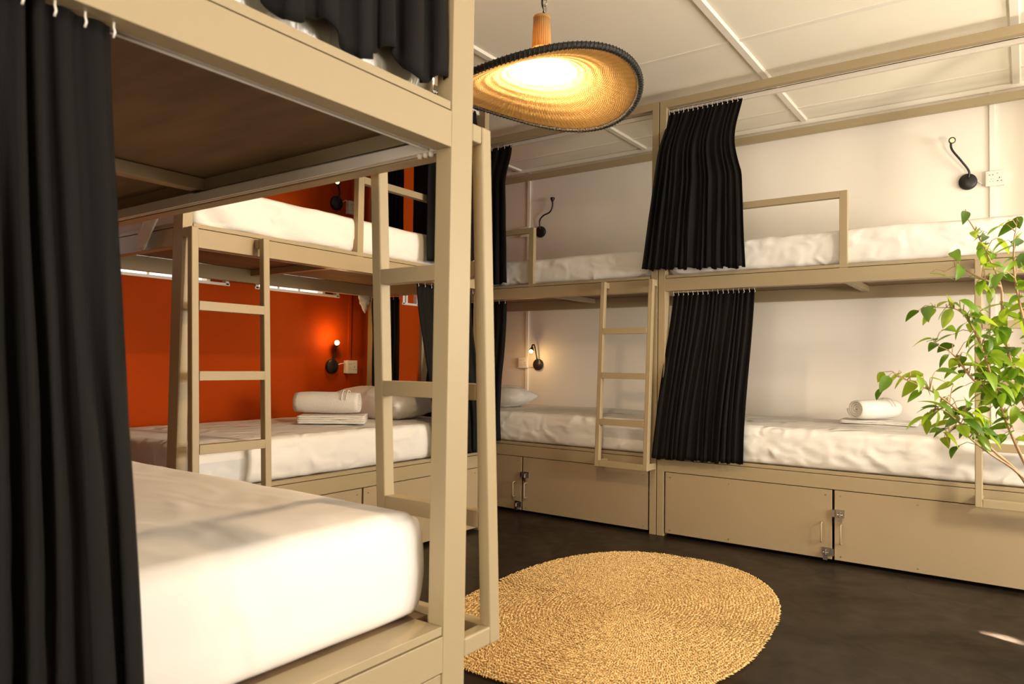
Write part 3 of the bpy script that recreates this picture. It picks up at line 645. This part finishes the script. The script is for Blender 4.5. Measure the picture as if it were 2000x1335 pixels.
verts, faces = [], []
ROWW = .0125; nrow = int(RB / ROWW)
for r in range(nrow, 0, -1):
    s = r / nrow; per = math.pi * (3 * (RA + RB) - math.sqrt((3 * RA + RB) * (RA + 3 * RB))) * s
    n = max(6, int(per / .0115)); off = random.random()
    for k in range(n):
        t = 2 * math.pi * (k + off) / n
        p = rugpt(t, s); q = rugpt(t + .02, s); tn = (q - p); 
        if tn.length < 1e-6: continue
        tn.normalize(); nn = Vector((-tn.y, tn.x, 0))
        for sd in (-1, 1):
            d = (tn + nn * sd * (.85 + random.uniform(-.55, .5))).normalized(); sdv = Vector((-d.y, d.x, 0))
            c = p + nn * sd * .0032 + tn * (.003 * sd) + nn * random.gauss(0, .0016) + Vector((0, 0, .0095 + random.uniform(-.0012, .0018)))
            L2 = .0088 * random.uniform(.8, 1.5); W2 = .0029; H2 = random.uniform(.0026, .0046); i0 = len(verts)
            up = Vector((0, 0, random.uniform(-.001, .0018)))
            verts += [c - d * L2 - Vector((0, 0, .003)), c + sdv * W2 , c + d * L2 + up - Vector((0, 0, .002)), c - sdv * W2, c + Vector((0, 0, H2)) + up]
            faces += [(i0, i0 + 1, i0 + 4), (i0 + 1, i0 + 2, i0 + 4), (i0 + 2, i0 + 3, i0 + 4), (i0 + 3, i0, i0 + 4)]
me = bpy.data.meshes.new('straw_braid'); me.from_pydata(verts, [], faces); me.materials.append(STRAW)
o = bpy.data.objects.new('straw_braid', me); COL.objects.link(o); o.parent = rug; tag(o, kind='stuff')

# ------------------------------------------------------------------ ficus
plant = empty('potted_ficus', (.30, 3.0, 0)); tag(plant, 'leafy green potted ficus leaning in at the right edge', 'potted plant')
PO = Vector((.30, 3.0, 0))
def W(p): return Vector(p) - PO
bm = BM(); lathe(bm, [(.095, 0), (.10, .005), (.135, .22), (.145, .222), (.145, .25), (.128, .25), (.125, .215), (0, .214)], (0, 0, 0), None, 36); new('pot', bm, POT, plant, True).modifiers.new('e', 'EDGE_SPLIT')
bm = BM(); lathe(bm, [(.124, .2145), (.12, .228), (.06, .236), (0, .238)], (0, 0, 0), None, 24); new('soil', bm, SOIL, plant, True)
BRS = {
'A': [(.164, 2.915, .269), (.048, 2.814, .542), (-.017, 2.755, .678), (-.094, 2.688, .765), (-.158, 2.631, .86), (-.222, 2.575, .923), (-.272, 2.53, .954), (-.32, 2.487, .977)],
'B': [(.164, 2.913, .317), (.048, 2.82, .589), (-.023, 2.762, .765), (-.068, 2.725, .909), (-.1, 2.697, 1.037), (-.132, 2.671, 1.133), (-.171, 2.641, 1.189), (-.23, 2.598, 1.196)],
'C': [(.165, 2.911, .398), (.062, 2.833, .717), (-.015, 2.777, .941), (-.054, 2.75, 1.135), (-.06, 2.748, 1.266), (-.093, 2.729, 1.364), (-.126, 2.71, 1.446), (-.152, 2.696, 1.496)],
'D': [(.178, 2.917, .478), (.088, 2.824, .8), (.024, 2.753, 1.039), (-.02, 2.697, 1.259), (-.025, 2.672, 1.383), (-.018, 2.659, 1.443)],
'E': [(.1, 2.86, .525), (-.017, 2.752, .678), (-.081, 2.687, .735), (-.132, 2.631, .783), (-.169, 2.585, .831), (-.193, 2.551, .8), (-.186, 2.54, .771)],
'F': [(-.068, 2.725, .909), (-.133, 2.667, .972), (-.184, 2.618, 1.051), (-.228, 2.576, 1.079)],
'G': [(-.059, 2.718, 1.263), (-.119, 2.689, 1.296), (-.172, 2.665, 1.329), (-.206, 2.657, 1.314)],
'H': [(-.095, 2.711, .763), (-.158, 2.632, .828), (-.207, 2.564, .877), (-.237, 2.513, .862)],
'I': [(.089, 2.841, .799), (.078, 2.855, 1.04), (.067, 2.869, 1.271), (.055, 2.886, 1.424)],
'J': [(.20, 2.93, .50), (.16, 2.90, .80), (.15, 2.93, 1.10), (.17, 2.95, 1.38)]}
twigpts = []
for k, l in BRS.items():
    pts = [W(p) for p in l]
    if k in 'ABCDJ': pts = [Vector((random.uniform(-.03, .03), random.uniform(-.03, .03), .22))] + pts
    pts = cr(pts, 6); n = len(pts); big = .0055 if k in 'ABCD' else .003
    bm = BM(); tube(bm, pts, [big * (1 - i / n) + .0011 for i in range(n)], 7); new('branch', bm, BARK, plant, True)
    for i, p in enumerate(pts):
        if i > n * (.32 if k in 'ABCDJ' else .1): twigpts.append(p)
def leafmesh(mt, bend):
    bm = BM(); L_, Wd = 1.0, .27; rows = 7; g = []
    for i in range(rows + 1):
        t = i / rows; wd = Wd * math.sin(math.pi * t ** .8) ** .75 * (1 - .25 * t) if 0 < t < 1 else (.012 if t == 0 else .004)
        z = -bend * t * t; row = []
        for s in (-1, -.5, 0, .5, 1): row.append(bm.verts.new((t * L_ * (1 - .12 * bend * t), s * wd, z + .10 * abs(s) * wd * 2.2)))
        g.append(row)
    for i in range(rows):
        for j in range(4): bm.faces.new((g[i][j], g[i][j + 1], g[i + 1][j + 1], g[i + 1][j]))
    me = bpy.data.meshes.new('leaf'); bm.to_mesh(me); bm.free(); me.materials.append(mt)
    for p in me.polygons: p.use_smooth = True
    return me
LM = [leafmesh(mt, b) for mt in LEAF for b in (.15, .45)]
wts = [4, 4, 5, 5, 2, 2]
def leaf(p, d, L_, roll):
    o = bpy.data.objects.new('leaf', random.choices(LM, wts)[0]); COL.objects.link(o); o.parent = plant
    d = Vector(d).normalized(); up = Vector((0, 0, 1)); y = up.cross(d).normalized(); z = d.cross(y)
    M = Matrix((d, y, z)).transposed().to_4x4() @ Matrix.Rotation(roll, 4, 'X')
    o.matrix_local = Matrix.Translation(p) @ M @ Matrix.Scale(L_, 4)
LV = [(-.244,2.527,1.185),(-.249,2.61,1.176),(-.198,2.61,1.162),(-.229,2.554,1.08),(-.206,2.657,1.073),(-.178,2.629,1.37),(-.156,2.609,1.313),(-.211,2.657,1.303),(-.148,2.658,1.491),(-.126,2.639,1.437),(-.078,2.639,1.376),(-.05,2.744,1.397),(-.015,2.731,1.42),(-.326,2.488,.977),(-.286,2.603,.984),(-.293,2.562,.947),(-.245,2.56,.942),(-.213,2.669,.947),(-.205,2.639,.903),(-.235,2.582,.87),(-.246,2.538,.827),(-.22,2.644,.829),(-.16,2.648,.874),(-.201,2.585,.786),(-.188,2.682,.749),(-.112,2.697,.808),(-.101,2.669,.763),(-.195,2.68,.993),(-.112,2.707,.874),(-.129,2.655,.943),(-.154,2.591,1.193),(-.173,2.666,1.133),(-.145,2.65,1.1),(-.13,2.626,1.036),(-.161,2.691,1.004),(-.112,2.68,1.262),(-.091,2.662,1.164),(-.053,2.769,1.333),(-.033,2.748,1.297),(-.02,2.724,1.198),(-.066,2.66,1.052),(-.041,2.764,1.038),(-.048,2.726,.925),(-.015,2.711,.974),(-.082,2.75,.972),(-.086,2.704,1.102)]
def twig_leaf(c, L_):
    """leaf centred near c, its twig running back to the closest branch point"""
    c = Vector(c); near = min(twigpts, key=lambda q: (q - c).length + max(0, q.z - c.z) * .2)
    away = (c - near); away.z *= .4
    if away.length < .01: away = Vector((random.uniform(-1, 1), random.uniform(-1, 1), 0))
    d = away.normalized() + Vector((random.uniform(-.7, .4), random.uniform(-.6, .6), random.uniform(-.75, -.1)))
    d.normalize(); p = c - d * L_ * .5
    bm = BM(); mid = near.lerp(p, .55) + Vector((0, 0, .012)); tube(bm, [near, mid, p], [.0016, .0012, .0008], 4); new('twig', bm, BARK, plant, True)
    leaf(p, d, L_, random.uniform(-.8, .8))
for c in LV: twig_leaf(W(c), random.uniform(.055, .078))
cand = [p for p in twigpts]
cnt = 0
while cnt < 238:
    p = random.choice(cand); c = p + Vector((random.gauss(0, 1), random.gauss(0, 1), random.gauss(0, .8))) * .040
    w0 = c + PO
    if w0.x > .02 and cnt % 6: continue
    if w0.x < -.12 and random.random() < .75: continue
    if w0.z < .78 or (w0.z > 1.22 and random.random() < .6) or w0.z > 1.47: continue
    cnt += 1; twig_leaf(c, random.uniform(.048, .076))
